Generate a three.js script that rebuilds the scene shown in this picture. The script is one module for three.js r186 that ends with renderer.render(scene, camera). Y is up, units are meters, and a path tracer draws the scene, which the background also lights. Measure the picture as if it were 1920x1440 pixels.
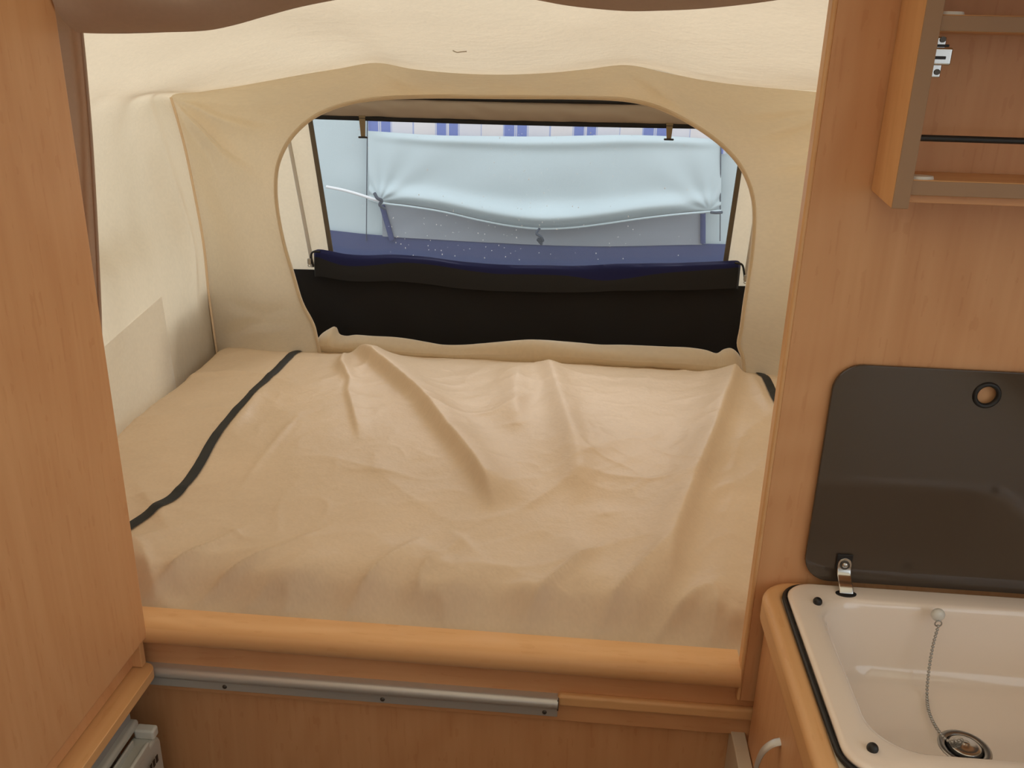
import * as THREE from 'three';
import { RoundedBoxGeometry } from 'three/addons/geometries/RoundedBoxGeometry.js';
import { mergeGeometries, mergeVertices } from 'three/addons/utils/BufferGeometryUtils.js';
import { ImprovedNoise } from 'three/addons/math/ImprovedNoise.js';

// ------------------------------------------------------------------ camera, sky, exposure
const scene = new THREE.Scene();
const F = 1663, PITCH = 20.6, YAW = 4.5, ROLL = 1.4, EYE = new THREE.Vector3(0, 1.55, 0);
const camera = new THREE.PerspectiveCamera(2 * Math.atan(720 / F) * 180 / Math.PI, 1920 / 1440, 0.02, 200);
camera.position.copy(EYE);
camera.rotation.order = 'YXZ';
camera.rotation.set(-PITCH * Math.PI / 180, YAW * Math.PI / 180, ROLL * Math.PI / 180);
camera.updateMatrixWorld(true);
const renderer = new THREE.WebGLRenderer({ antialias: true });
renderer.toneMapping = THREE.LinearToneMapping;
renderer.toneMappingExposure = 0.855;
renderer.shadowMap.enabled = true;
scene.background = new THREE.Color(0.92, 0.97, 1.0);          // even overcast sky
scene.backgroundIntensity = 1.7;
const sun = new THREE.DirectionalLight(0xfff6ea, 1.05);        // sun behind thick cloud: very soft
sun.position.set(0.6, 4.6, -5.6); sun.target.position.set(0, 0.8, -1);
sun.castShadow = true; sun.shadow.radius = 70; sun.shadow.mapSize.set(2048, 2048);
Object.assign(sun.shadow.camera, { left: -4, right: 4, top: 4, bottom: -4, near: 0.5, far: 20 });
scene.add(sun, sun.target);

// ------------------------------------------------------------------ helpers
const V = (x, y, z) => new THREE.Vector3(x, y, z);
function dirOf(px, py) { return V((px - 960) / F, -(py - 720) / F, -1).applyQuaternion(camera.quaternion); }
function atZ(px, py, z) { const d = dirOf(px, py); return EYE.clone().addScaledVector(d, (z - EYE.z) / d.z); }
function atY(px, py, y) { const d = dirOf(px, py); return EYE.clone().addScaledVector(d, (y - EYE.y) / d.y); }
function atX(px, py, x) { const d = dirOf(px, py); return EYE.clone().addScaledVector(d, (x - EYE.x) / d.x); }
const clamp = (v, a = 0, b = 1) => Math.min(b, Math.max(a, v));
const smooth = (a, b, v) => { const t = clamp((v - a) / (b - a)); return t * t * (3 - 2 * t); };
const lerp = (a, b, t) => a + (b - a) * t;
function rng(seed) { let s = seed >>> 0; return () => { s = (s + 0x6D2B79F5) >>> 0; let t = s; t = Math.imul(t ^ (t >>> 15), t | 1); t ^= t + Math.imul(t ^ (t >>> 7), t | 61); return ((t ^ (t >>> 14)) >>> 0) / 4294967296; }; }
const perlin = new ImprovedNoise();
const nz = (x, y, z = 0) => perlin.noise(x + 31.7, y + 17.3, z + 5.1);
function shadows(m) { m.castShadow = true; m.receiveShadow = true; return m; }
function thing(name, label, category, group) { const o = new THREE.Group(); o.name = name; o.userData = { label, category }; if (group) o.userData.group = group; scene.add(o); return o; }
function struct(name, label) { const o = new THREE.Group(); o.name = name; o.userData = { label, category: name.split('_')[0], kind: 'structure' }; scene.add(o); return o; }
function part(parent, name, geo, mat, label) { const m = shadows(new THREE.Mesh(geo, mat)); m.name = name; if (label) m.userData.label = label; parent.add(m); return m; }
// uv in metres: v runs along the grain axis
function uvm(geo, grain = 'y', off = 0) {
  const g = geo.index ? geo.toNonIndexed() : geo; if (!g.attributes.normal) g.computeVertexNormals();
  const p = g.attributes.position, uv = new Float32Array(p.count * 2), A = V(), B = V(), C = V(), n = V();
  for (let i = 0; i < p.count; i += 3) {
    A.fromBufferAttribute(p, i); B.fromBufferAttribute(p, i + 1); C.fromBufferAttribute(p, i + 2);
    n.copy(B).sub(A).cross(C.clone().sub(A)); const a = [Math.abs(n.x), Math.abs(n.y), Math.abs(n.z)];
    const ax = a[0] >= a[1] && a[0] >= a[2] ? 'x' : a[1] >= a[2] ? 'y' : 'z';
    const rest = ['x', 'y', 'z'].filter((k) => k !== ax);
    const v = rest.includes(grain) ? grain : rest[1], u = rest.find((k) => k !== v);
    [A, B, C].forEach((q, k) => { uv[(i + k) * 2] = q[u] + off; uv[(i + k) * 2 + 1] = q[v] + off * 0.37; });
  }
  g.setAttribute('uv', new THREE.BufferAttribute(uv, 2)); return g;
}
// board from min/max corner, rounded edges, with grain
function board(x0, x1, y0, y1, z0, z1, r = 0.0015, grain = 'y', off = 0, seg = 2) {
  const w = x1 - x0, h = y1 - y0, d = z1 - z0;
  const g = new RoundedBoxGeometry(w, h, d, seg, Math.min(r, w / 2.02, h / 2.02, d / 2.02));
  g.translate((x0 + x1) / 2, (y0 + y1) / 2, (z0 + z1) / 2); return uvm(g, grain, off);
}
// surface on a grid
function surf(nu, nv, fn, su = 1, sv = 1) {
  const pos = [], uv = [], idx = [];
  for (let j = 0; j <= nv; j++) for (let i = 0; i <= nu; i++) { const p = fn(i / nu, j / nv); pos.push(p.x, p.y, p.z); uv.push(i / nu * su, j / nv * sv); }
  for (let j = 0; j < nv; j++) for (let i = 0; i < nu; i++) { const a = j * (nu + 1) + i, b = a + 1, c = a + nu + 1, d = c + 1; idx.push(a, b, d, a, d, c); }
  const g = new THREE.BufferGeometry(); g.setAttribute('position', new THREE.Float32BufferAttribute(pos, 3)); g.setAttribute('uv', new THREE.Float32BufferAttribute(uv, 2)); g.setIndex(idx); g.computeVertexNormals(); return g;
}
const curve = (pts) => new THREE.CatmullRomCurve3(pts, false, 'centripetal');
const tube = (pts, r, n = 64, m = 8) => new THREE.TubeGeometry(curve(pts), n, r, m, false);
// flat strip with thickness along points, width w across direction side(t)
function extrudeShape(pts2, depth, bevel = 0, holes = [], curveSegments = 12) {
  const s = new THREE.Shape(pts2.map(([x, y]) => new THREE.Vector2(x, y)));
  for (const h of holes) s.holes.push(new THREE.Path(h.map(([x, y]) => new THREE.Vector2(x, y))));
  return new THREE.ExtrudeGeometry(s, { depth: depth - 2 * bevel, bevelEnabled: bevel > 0, bevelThickness: bevel, bevelSize: bevel, bevelOffset: -bevel, bevelSegments: 3, curveSegments });
}
function rrect(cx, cy, hx, hy, r, n = 8) {
  const out = [], R = Array.isArray(r) ? r : [r, r, r, r];
  [[1, 1, 0], [-1, 1, 90], [-1, -1, 180], [1, -1, 270]].forEach(([sx, sy, a], q) => {
    for (let i = 0; i <= n; i++) { const t = (a + 90 * i / n) * Math.PI / 180; out.push([cx + sx * (hx - R[q]) + R[q] * Math.cos(t), cy + sy * (hy - R[q]) + R[q] * Math.sin(t)]); }
  });
  return out;
}

// ------------------------------------------------------------------ textures
function lattice(seed, w, h) { const r = rng(seed), a = new Float32Array(w * h); for (let i = 0; i < a.length; i++) a[i] = r(); return (x, y) => { const xi = Math.floor(x), yi = Math.floor(y), fx = x - xi, fy = y - yi, s = fx * fx * (3 - 2 * fx), t = fy * fy * (3 - 2 * fy); const g = (i, j) => a[((j % h) + h) % h * w + ((i % w) + w) % w]; return lerp(lerp(g(xi, yi), g(xi + 1, yi), s), lerp(g(xi, yi + 1), g(xi + 1, yi + 1), s), t); }; }
function toTex(n, m, fn, srgb) {
  const d = new Uint8Array(n * m * 4);
  for (let j = 0; j < m; j++) for (let i = 0; i < n; i++) { const c = fn(i / n, j / m), o = (j * n + i) * 4; d[o] = c[0]; d[o + 1] = c[1]; d[o + 2] = c[2]; d[o + 3] = 255; }
  const t = new THREE.DataTexture(d, n, m); t.wrapS = t.wrapT = THREE.RepeatWrapping; t.magFilter = THREE.LinearFilter; t.minFilter = THREE.LinearMipmapLinearFilter; t.generateMipmaps = true; if (srgb) t.colorSpace = THREE.SRGBColorSpace; t.needsUpdate = true; return t;
}
function woodTex(seed, light, dark) {
  const a = lattice(seed, 48, 3), b = lattice(seed + 1, 200, 8), c = lattice(seed + 2, 6, 2), f = lattice(seed + 3, 260, 36), w = lattice(seed + 4, 5, 3);
  return toTex(1024, 1024, (u, v) => {
    const warp = w(u * 5, v * 3), cu = u + 0.02 * (warp - 0.5);
    let t = 0.26 * a(cu * 48, v * 3) + 0.2 * b(cu * 200, v * 8) + 0.34 * c(cu * 6, v * 2);
    const ring = Math.sin(2 * Math.PI * (7 * (c(cu * 6, v * 2) * 0.8 + warp * 0.7)));
    t += 0.09 * ring; const fl = f(cu * 260, v * 36); t += fl > 0.86 ? 0.22 : 0;
    t = clamp(t); return [0, 1, 2].map((k) => lerp(light[k], dark[k], t));
  }, true);
}
const clothBump = (() => { const a = lattice(11, 24, 24), b = lattice(12, 90, 90), c = lattice(13, 300, 300); return toTex(1024, 1024, (u, v) => { const t = 0.55 * a(u * 24, v * 24) + 0.3 * b(u * 90, v * 90) + 0.15 * c(u * 300, v * 300); const q = Math.round(t * 255); return [q, q, q]; }); })();
const clothTone = (() => { const a = lattice(21, 9, 9), b = lattice(22, 240, 240), c = lattice(23, 500, 40); return toTex(1024, 1024, (u, v) => { const t = 240 + 8 * a(u * 9, v * 9) + 5 * b(u * 240, v * 240) ; return [t, t, t - 1]; }, true); })();

// ------------------------------------------------------------------ materials
const P = (o) => new THREE.MeshPhysicalMaterial(o);
const lin = (r, g, b) => new THREE.Color().setRGB(r, g, b);
const woodMap = woodTex(3, [224, 174, 128], [204, 147, 101]), woodMap2 = woodTex(7, [232, 186, 135], [213, 160, 107]);
const M = {
  wood: P({ map: woodMap, roughness: 0.42, specularIntensity: 0.7 }),
  woodLight: P({ map: woodMap2, roughness: 0.4, specularIntensity: 0.7 }),
  edging: P({ color: lin(0.37, 0.225, 0.125), roughness: 0.5 }),
  canvas: P({ color: lin(0.92, 0.79, 0.595), map: clothTone, roughness: 1, transmission: 0.55, thickness: 0, side: THREE.DoubleSide, bumpMap: clothBump, bumpScale: 0.001 }),   // one tent cloth throughout
  patch: P({ color: lin(0.98, 0.94, 0.88), map: clothTone, roughness: 1, transmission: 0.55, thickness: 0, side: THREE.DoubleSide, bumpMap: clothBump, bumpScale: 0.0012 }),
  piping: P({ color: lin(0.86, 0.68, 0.49), roughness: 0.9 }),
  cover: P({ color: lin(0.73, 0.565, 0.405), map: clothTone, roughness: 0.46, bumpMap: clothBump, bumpScale: 0.0012, side: THREE.DoubleSide }),
  black: P({ color: lin(0.008, 0.008, 0.009), roughness: 0.85, side: THREE.DoubleSide }),
  blackTape: P({ color: lin(0.012, 0.012, 0.011), roughness: 0.7, side: THREE.DoubleSide }),
  navy: P({ color: lin(0.012, 0.014, 0.065), roughness: 0.6, specularIntensity: 0.25, side: THREE.DoubleSide }),
  taupe: P({ color: lin(0.38, 0.325, 0.27), roughness: 0.9, side: THREE.DoubleSide }),
  olive: P({ color: lin(0.22, 0.17, 0.10), roughness: 0.8 }),
  border: P({ color: lin(0.12, 0.095, 0.065), roughness: 0.8 }),
  zip: P({ color: lin(0.55, 0.50, 0.43), roughness: 0.5 }),
  curtain: P({ color: lin(0.60, 0.45, 0.35), map: clothTone, roughness: 0.95, transmission: 0.2, thickness: 0, side: THREE.DoubleSide }),
  pane: P({ color: lin(0.95, 0.97, 1), roughness: 0.22, transmission: 1, thickness: 0, ior: 1.4, side: THREE.DoubleSide }),
  glass: P({ color: lin(0.97, 0.98, 1), roughness: 0.02, transmission: 1, thickness: 0, ior: 1.45, side: THREE.DoubleSide }),
  drop: P({ color: lin(0.95, 0.97, 1), roughness: 0.15 }),
  alu: P({ color: lin(0.60, 0.59, 0.57), metalness: 0.55, roughness: 0.4 }),
  chrome: P({ color: lin(0.62, 0.62, 0.6), metalness: 1, roughness: 0.2 }),
  steel: P({ color: lin(0.45, 0.45, 0.44), metalness: 1, roughness: 0.28 }),
  screw: P({ color: lin(0.12, 0.11, 0.1), metalness: 0.8, roughness: 0.45 }),
  enamel: P({ color: lin(0.90, 0.79, 0.69), roughness: 0.12, clearcoat: 0.6, clearcoatRoughness: 0.05, side: THREE.DoubleSide }),
  laminate: P({ color: lin(0.68, 0.60, 0.48), roughness: 0.35 }),
  rubber: P({ color: lin(0.012, 0.012, 0.013), roughness: 0.45 }),
  tinted: P({ color: lin(0.075, 0.056, 0.042), roughness: 0.07, ior: 1.5 }),
  whitePlastic: P({ color: lin(0.72, 0.72, 0.68), roughness: 0.35 }),
  greyPlastic: P({ color: lin(0.36, 0.37, 0.37), roughness: 0.45 }),
  fridge: P({ color: lin(0.56, 0.56, 0.52), roughness: 0.4 }),
  cream: P({ color: lin(0.50, 0.43, 0.34), roughness: 0.6 }),
  vinyl: P({ color: lin(0.14, 0.10, 0.07), roughness: 0.5 }),
  gravel: P({ color: lin(0.32, 0.31, 0.28), roughness: 1 }),
  awning: P({ color: lin(0.66, 0.77, 0.80), map: clothTone, roughness: 0.9, side: THREE.DoubleSide }),
  awningNavy: P({ color: lin(0.055, 0.075, 0.20), map: clothTone, roughness: 0.8, side: THREE.DoubleSide }),
  awningGrey: P({ color: lin(0.30, 0.33, 0.37), roughness: 0.25, side: THREE.DoubleSide }),
  cordWhite: P({ color: lin(0.9, 0.9, 0.9), roughness: 0.6 }),
  cordGrey: P({ color: lin(0.06, 0.075, 0.1), roughness: 0.8 }),
};

// ================================================================== STRUCTURE
// ---- ground, floor, cabin shell
{
  const s = struct('ground', 'grey gravel pitch outside the camper'); part(s, 'gravel_bed', new THREE.PlaneGeometry(40, 40).rotateX(-Math.PI / 2).translate(0, -0.45, 0), M.gravel);
  const f = struct('floor', 'brown vinyl camper floor'); part(f, 'floor_board', board(-1.22, 1.02, -0.04, 0, -2.45, 2.24, 0.002), M.vinyl);
  const wr = struct('wall_right_001', 'cabin side wall with clear window above the kitchen');
  part(wr, 'lower_wall', board(0.98, 1.02, 0, 0.96, -1.07, 2.24, 0.002), M.cream);
  part(wr, 'upper_wall', uvm(extrudeShape([[-2.24, 0.96], [1.07, 0.96], [1.07, 1.9], [-0.2, 1.95], [-2.24, 1.95]], 0.02, 0, [[[-1.1, 1.0], [-1.1, 1.7], [0.6, 1.7], [0.6, 1.0]]]).rotateY(Math.PI / 2).translate(1.0, 0, 0)), M.cream);
  const w3 = struct('window_2', 'clear plastic cabin window above the kitchen'); part(w3, 'pane', new THREE.PlaneGeometry(1.7, 0.7).rotateY(Math.PI / 2).translate(1.0, 1.35, 0.25), M.glass);
  const wl = struct('wall_left_001', 'cabin side wall behind the wardrobe');
  part(wl, 'lower_wall', board(-1.22, -1.18, 0, 1.18, -1.07, 2.24, 0.002), M.cream);
  part(wl, 'upper_wall', uvm(extrudeShape([[-2.24, 1.18], [1.07, 1.18], [1.07, 1.9], [-0.2, 1.95], [-2.24, 1.95]], 0.02, 0, [[[-2.0, 1.24], [-2.0, 1.78], [-0.7, 1.78], [-0.7, 1.24]]]).rotateY(Math.PI / 2).translate(-1.2, 0, 0)), M.cream);
  const w4 = struct('window_3', 'clear plastic cabin window beyond the wardrobe'); part(w4, 'pane', new THREE.PlaneGeometry(1.3, 0.54).rotateY(-Math.PI / 2).translate(-1.2, 1.51, 1.35), M.glass);
  const wf = struct('wall_front', 'cabin end wall with wide clear window');
  part(wf, 'lower_wall', board(-1.22, 1.02, 0, 0.85, 2.2, 2.24, 0.002), M.cream);
  part(wf, 'upper_wall', uvm(extrudeShape([[-1.22, 0.85], [1.02, 0.85], [1.02, 1.95], [-0.1, 2.2], [-1.22, 1.95]], 0.02, 0, [[[-0.2, 1.2], [-0.2, 1.75], [0.75, 1.75], [0.75, 1.2]]]).translate(0, 0, 2.22)), M.cream);
  const w5 = struct('window_4', 'wide clear plastic window in the cabin end wall'); part(w5, 'pane', new THREE.PlaneGeometry(0.95, 0.55).translate(0.275, 1.475, 2.22), M.glass);
}
// ---- bed tent canvas: left wall, ceiling, right wall lofted as one cloth then cut along its seams
const ZI = -2.13, ZO = -2.36, ZF = -1.07;
const rearPx = [[412, 700], [392, 560], [381, 455], [362, 350], [345, 270], [330, 215], [320, 182], [380, 172], [450, 161], [560, 141], [640, 128], [705, 118], [770, 129], [850, 137], [940, 140], [1040, 136], [1110, 128], [1175, 122], [1230, 131], [1310, 149], [1400, 161], [1480, 168], [1540, 171]];
const rearPts = rearPx.map(([x, y]) => atZ(x, y, ZI)).concat([V(0.72, 1.46, ZI), V(0.93, 1.40, ZI), V(0.95, 1.2, ZI), V(0.93, 0.76, ZI)]);
const frontPts = [[-0.955, 0.76], [-0.985, 0.95], [-1.01, 1.1], [-1.03, 1.25], [-1.03, 1.36], [-1.02, 1.46], [-0.985, 1.545], [-0.935, 1.605], [-0.86, 1.65], [-0.75, 1.69], [-0.62, 1.72], [-0.49, 1.75], [-0.4, 1.765], [-0.3, 1.78], [-0.19, 1.78], [-0.08, 1.78], [0, 1.775], [0.08, 1.765], [0.18, 1.75], [0.3, 1.73], [0.42, 1.70], [0.55, 1.67], [0.66, 1.63], [0.8, 1.58], [0.96, 1.48], [0.99, 1.2], [0.96, 0.76]].map(([x, y]) => V(x, y, ZF));
const NC = rearPts.length - 1;
const roundPts = [[-1.02, 1.22], [-1.015, 1.32], [-0.995, 1.42], [-0.955, 1.51], [-0.89, 1.59], [-0.80, 1.655], [-0.69, 1.70], [-0.60, 1.725]];
function tentRow(t) {                                  // t 0 = rear seam, 1 = front
  const sag = Math.sin(Math.PI * t);
  return curve(rearPts.map((p, i) => { const q = p.clone().lerp(frontPts[i], t); if (i > 2 && i < 11) { const e = smooth(0, 0.5, t); q.lerp(V(lerp(roundPts[i - 3][0], frontPts[i].x, 0.35), lerp(roundPts[i - 3][1], frontPts[i].y, 0.35), q.z).add(V(0.02 * (1 - t), -0.19 * (1 - t), 0)), e * 0.75); } if (i > 6 && i < 23) q.y -= 0.02 * sag; if (i < 6) q.x += 0.015 * sag * Math.sin(i * 1.1 + 0.4); return q; }));
}
const SUB = 8, NVT = 110;
const tentAll = (() => {
  const rows = []; for (let j = 0; j <= NVT; j++) rows.push(tentRow(Math.pow(j / NVT, 1.3)));
  return surf(NC * SUB, NVT, (u, v) => {
    const k = u * NC, p = rows[Math.round(v * NVT)].getPoint(u), far = Math.min(1, (p.z - ZI) * 10), side = smooth(7.5, 4.5, k);
    const w = nz(p.z * 6, p.y * 1.6) * 0.022 + nz(p.z * 15 + p.y * 6, p.y * 3, 4) * 0.009;      // soft drapes of the side cloth
    const fold = Math.exp(-Math.pow((p.z + 2.03 - 0.10 * (p.y - 1.1)) / 0.035, 2)) * 0.022 * smooth(0.8, 1.2, p.y);
    p.x += side * (w + fold) * far;
    p.y += (1 - side) * nz(p.x * 3, p.z * 3, 2) * 0.006 * far;
    return p;
  }, 2.4, 1.06);
})();
function tentGeo(i0, i1) {                              // a run of columns of the one cloth, with its shared normals
  const c0 = i0 * SUB, c1 = i1 * SUB, W = NC * SUB + 1, n = c1 - c0, pos = [], nor = [], uv = [], idx = [];
  for (let j = 0; j <= NVT; j++) for (let c = c0; c <= c1; c++) { const q = j * W + c; for (const [a, k, o] of [[tentAll.attributes.position, 3, pos], [tentAll.attributes.normal, 3, nor], [tentAll.attributes.uv, 2, uv]]) for (let e = 0; e < k; e++) o.push(a.array[q * k + e]); }
  for (let j = 0; j < NVT; j++) for (let i = 0; i < n; i++) { const a = j * (n + 1) + i, b = a + 1, c = a + n + 1, d = c + 1; idx.push(a, b, d, a, d, c); }
  const g = new THREE.BufferGeometry(); g.setAttribute('position', new THREE.Float32BufferAttribute(pos, 3)); g.setAttribute('normal', new THREE.Float32BufferAttribute(nor, 3)); g.setAttribute('uv', new THREE.Float32BufferAttribute(uv, 2)); g.setIndex(idx); return g;
}
const ceiling = struct('ceiling', 'cream canvas ceiling of the bed tent');
part(ceiling, 'roof_canvas', tentGeo(6, 24), M.canvas);
{ // strip of roof canvas over the gap between inner and outer rear wall
  const row = tentRow(0);
  part(ceiling, 'roof_eave', surf(120, 2, (u, v) => { const p = row.getPoint(lerp(6, 24, u) / NC); p.z = lerp(ZI, ZO, v); p.y = lerp(p.y, 1.49, v); return p; }, 2, 0.25), M.canvas);
  // small stitched mend in the ceiling cloth
  const d = atZ(862, 97, -1.88);
  part(ceiling, 'mend_stitch', tube([V(-0.014, 0.002, 0), V(-0.006, -0.001, 0.001), V(0.004, 0, 0), V(0.014, 0.001, 0.001)].map((p) => p.add(d)), 0.0012, 12, 5), M.zip, 'small grey stitched mend');
}
// cabin roof canvas
{ const s = struct('ceiling_001', 'cream canvas roof of the cabin');
  const roofAt = (u, v) => { const z = lerp(ZF, 2.22, v), x = lerp(-1.22, 1.02, u), top = lerp(2.0, 2.2, smooth(0, 0.3, v)), eave = lerp(1.9, 1.95, smooth(0, 0.3, v)); const a = Math.abs((x + 0.1) / 1.12); return V(x, lerp(top, eave, a * a), z); };
  part(s, 'roof_canvas', surf(60, 30, (u, v) => roofAt(u, v), 2.3, 3.3), M.canvas);
  const fr = curve(frontPts);
  part(s, 'gable_canvas', surf(80, 8, (u, v) => { const p = fr.getPoint(lerp(4, 24, u) / NC), q = roofAt(clamp((p.x + 1.22) / 2.24), 0); return p.lerp(V(lerp(-1.22, 1.02, u), roofAt(u, 0).y, ZF), v); }, 2.2, 0.3), M.canvas); }
const wallLeft = struct('wall_left', 'cream canvas side wall of the bed tent');
const leftMesh = part(wallLeft, 'side_canvas', tentGeo(0, 6), M.canvas);
const wallRight = struct('wall_right', 'cream canvas side wall of the bed tent behind the partition');
part(wallRight, 'side_canvas', tentGeo(24, 26), M.canvas);
// seam cord in the rear left corner
part(wallLeft, 'corner_seam', tube(rearPts.slice(0, 7).map((p) => p.clone().add(V(0.004, 0, 0.008))), 0.003, 60, 6), M.piping);
// pale reinforcing patch low on the side wall
{
  const rc = new THREE.Raycaster(); leftMesh.updateMatrixWorld(true);
  const hit = (px, py, off) => { const d = dirOf(px, py).normalize(); rc.set(EYE, d); const h = rc.intersectObject(leftMesh)[0]; return h ? h.point.addScaledVector(d, -off) : atX(px, py, -0.94); };
  const TL = [150, 690], TR = [303, 556], BR = [332, 735], BL = [165, 880];
  part(wallLeft, 'reinforcing_patch', surf(26, 26, (u, v) => { const a = [lerp(TL[0], TR[0], u), lerp(TL[1], TR[1], u)], b = [lerp(BL[0], BR[0], u), lerp(BL[1], BR[1], u)]; return hit(lerp(a[0], b[0], v), lerp(a[1], b[1], v), 0.006); }, 0.4, 0.2), M.patch, 'paler reinforcing patch of the side canvas');
}
// ---- inner rear wall with arch
const pairs = [[598, 676, 408, 690], [590, 640, 404, 648], [583, 612, 400, 620], [562, 572, 394, 575], [546, 520, 388, 520], [527, 455, 381, 455], [517, 400, 372, 400], [515, 350, 362, 350], [521, 308, 351, 298], [542, 264, 335, 235], [575, 229, 320, 182], [610, 208, 450, 161], [660, 192, 600, 134], [720, 184, 705, 118], [800, 181, 785, 131], [960, 182, 940, 140], [1100, 183, 1090, 131], [1180, 188, 1175, 122], [1230, 200, 1260, 139], [1290, 228, 1360, 156], [1345, 265, 1470, 167]];
const archR = [[1380, 300, 0.72, 1.46], [1400, 333, 0.93, 1.40], [1412, 370, 0.945, 1.30], [1416, 410, 0.95, 1.2], [1413, 470, 0.945, 1.1], [1405, 530, 0.94, 1.0], [1398, 575, 0.935, 0.93], [1392, 620, 0.93, 0.86], [1387, 650, 0.93, 0.83], [1394, 672, 0.93, 0.80], [1398, 705, 0.93, 0.765]];
const archPts = pairs.map((p) => atZ(p[0], p[1], ZI)).concat(archR.map((p) => atZ(p[0], p[1], ZI)));
const rimPts = pairs.map((p) => atZ(p[2], p[3], ZI)).concat(archR.map((p) => V(p[2], p[3], ZI)));
const wallBack = struct('wall_back', 'cream canvas rear wall of the bed tent with arched opening');
{
  const ca = curve(archPts), cr = curve(rimPts), N = 220;
  const corner = atZ(320, 182, ZI);
  const wr = [[[[335, 190], [380, 225], [430, 275], [482, 314]], 0.010, 0.013], [[[345, 193], [420, 214], [530, 236]], 0.007, 0.012], [[[338, 215], [390, 275], [430, 350]], 0.006, 0.014], [[[1600, 200], [1500, 228], [1410, 262]], 0.009, 0.014], [[[1600, 190], [1480, 205], [1380, 215]], 0.007, 0.014], [[[1180, 128], [1230, 168], [1290, 218]], 0.007, 0.012], [[[705, 122], [760, 155], [800, 175]], 0.004, 0.012], [[[1560, 300], [1480, 310], [1430, 325]], 0.006, 0.012], [[[420, 560], [500, 585], [555, 580]], 0.005, 0.016], [[[410, 630], [480, 600], [560, 605]], 0.008, 0.016]].map(([p, a, w]) => ({ p: p.map(([x, y]) => atZ(x, y, ZI)), a, w }));
  const wrinkle = (x, y) => { let t = 0; for (const r of wr) for (let i = 0, m = 0; i < r.p.length - 1; i++) { const A = r.p[i], B = r.p[i + 1], bx = B.x - A.x, by = B.y - A.y, k = clamp(((x - A.x) * bx + (y - A.y) * by) / (bx * bx + by * by)), d = Math.hypot(x - A.x - bx * k, y - A.y - by * k), g = r.a * Math.sin(Math.PI * clamp((i + k) / (r.p.length - 1), 0.04, 0.96)) * Math.exp(-Math.pow(d / r.w, 2)); if (g > m) { t += g - m; m = g; } } return t; };
  part(wallBack, 'arched_canvas', surf(N * 2, 56, (u, v) => {
    const p = ca.getPoint(u).lerp(cr.getPoint(u), v), e = Math.sin(Math.PI * v);
    const dx = p.x - corner.x, dy = corner.y - p.y, r = Math.hypot(dx, dy), ang = Math.atan2(dy, dx);
    let z = e * (0.012 + 0.02 * smooth(1.3, 0.9, p.y)) + e * nz(p.x * 5, p.y * 5, 7) * 0.02 + e * nz(p.x * 13 + p.y * 9, p.y * 7, 3) * 0.006;
    z += e * 0.022 * Math.exp(-r * 4) * Math.sin(ang * 12 + 0.6) * smooth(0, 0.08, r);
    const c2 = V(0.93, 1.42, 0), a2 = Math.atan2(c2.y - p.y, c2.x - p.x), r2 = Math.hypot(c2.x - p.x, c2.y - p.y);
    z += e * 0.012 * Math.exp(-r2 * 2) * Math.sin(a2 * 14);
    z -= 0.02 * (1 - v) * smooth(1.35, 1.1, p.y) ;                 // the free edge hangs back a little
    z += 0.03 * smooth(0.9, 0.8, p.y) * e;                          // foot spreads on to the bed
    p.z += z + 1.9 * Math.min(1, 4 * v, 6 * (1 - v)) * wrinkle(p.x, p.y); return p;
  }, 2.4, 0.3), M.canvas);
  part(wallBack, 'piping', tube(Array.from({ length: 80 }, (_, i) => { const p = ca.getPoint(i / 79); p.z += 0.002 - 0.02 * smooth(1.35, 1.1, p.y); return p; }), 0.0048, 240, 8), M.canvas);
  // bottom hem of the arch: gathered cloth lying along the back of the bed
}
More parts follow.
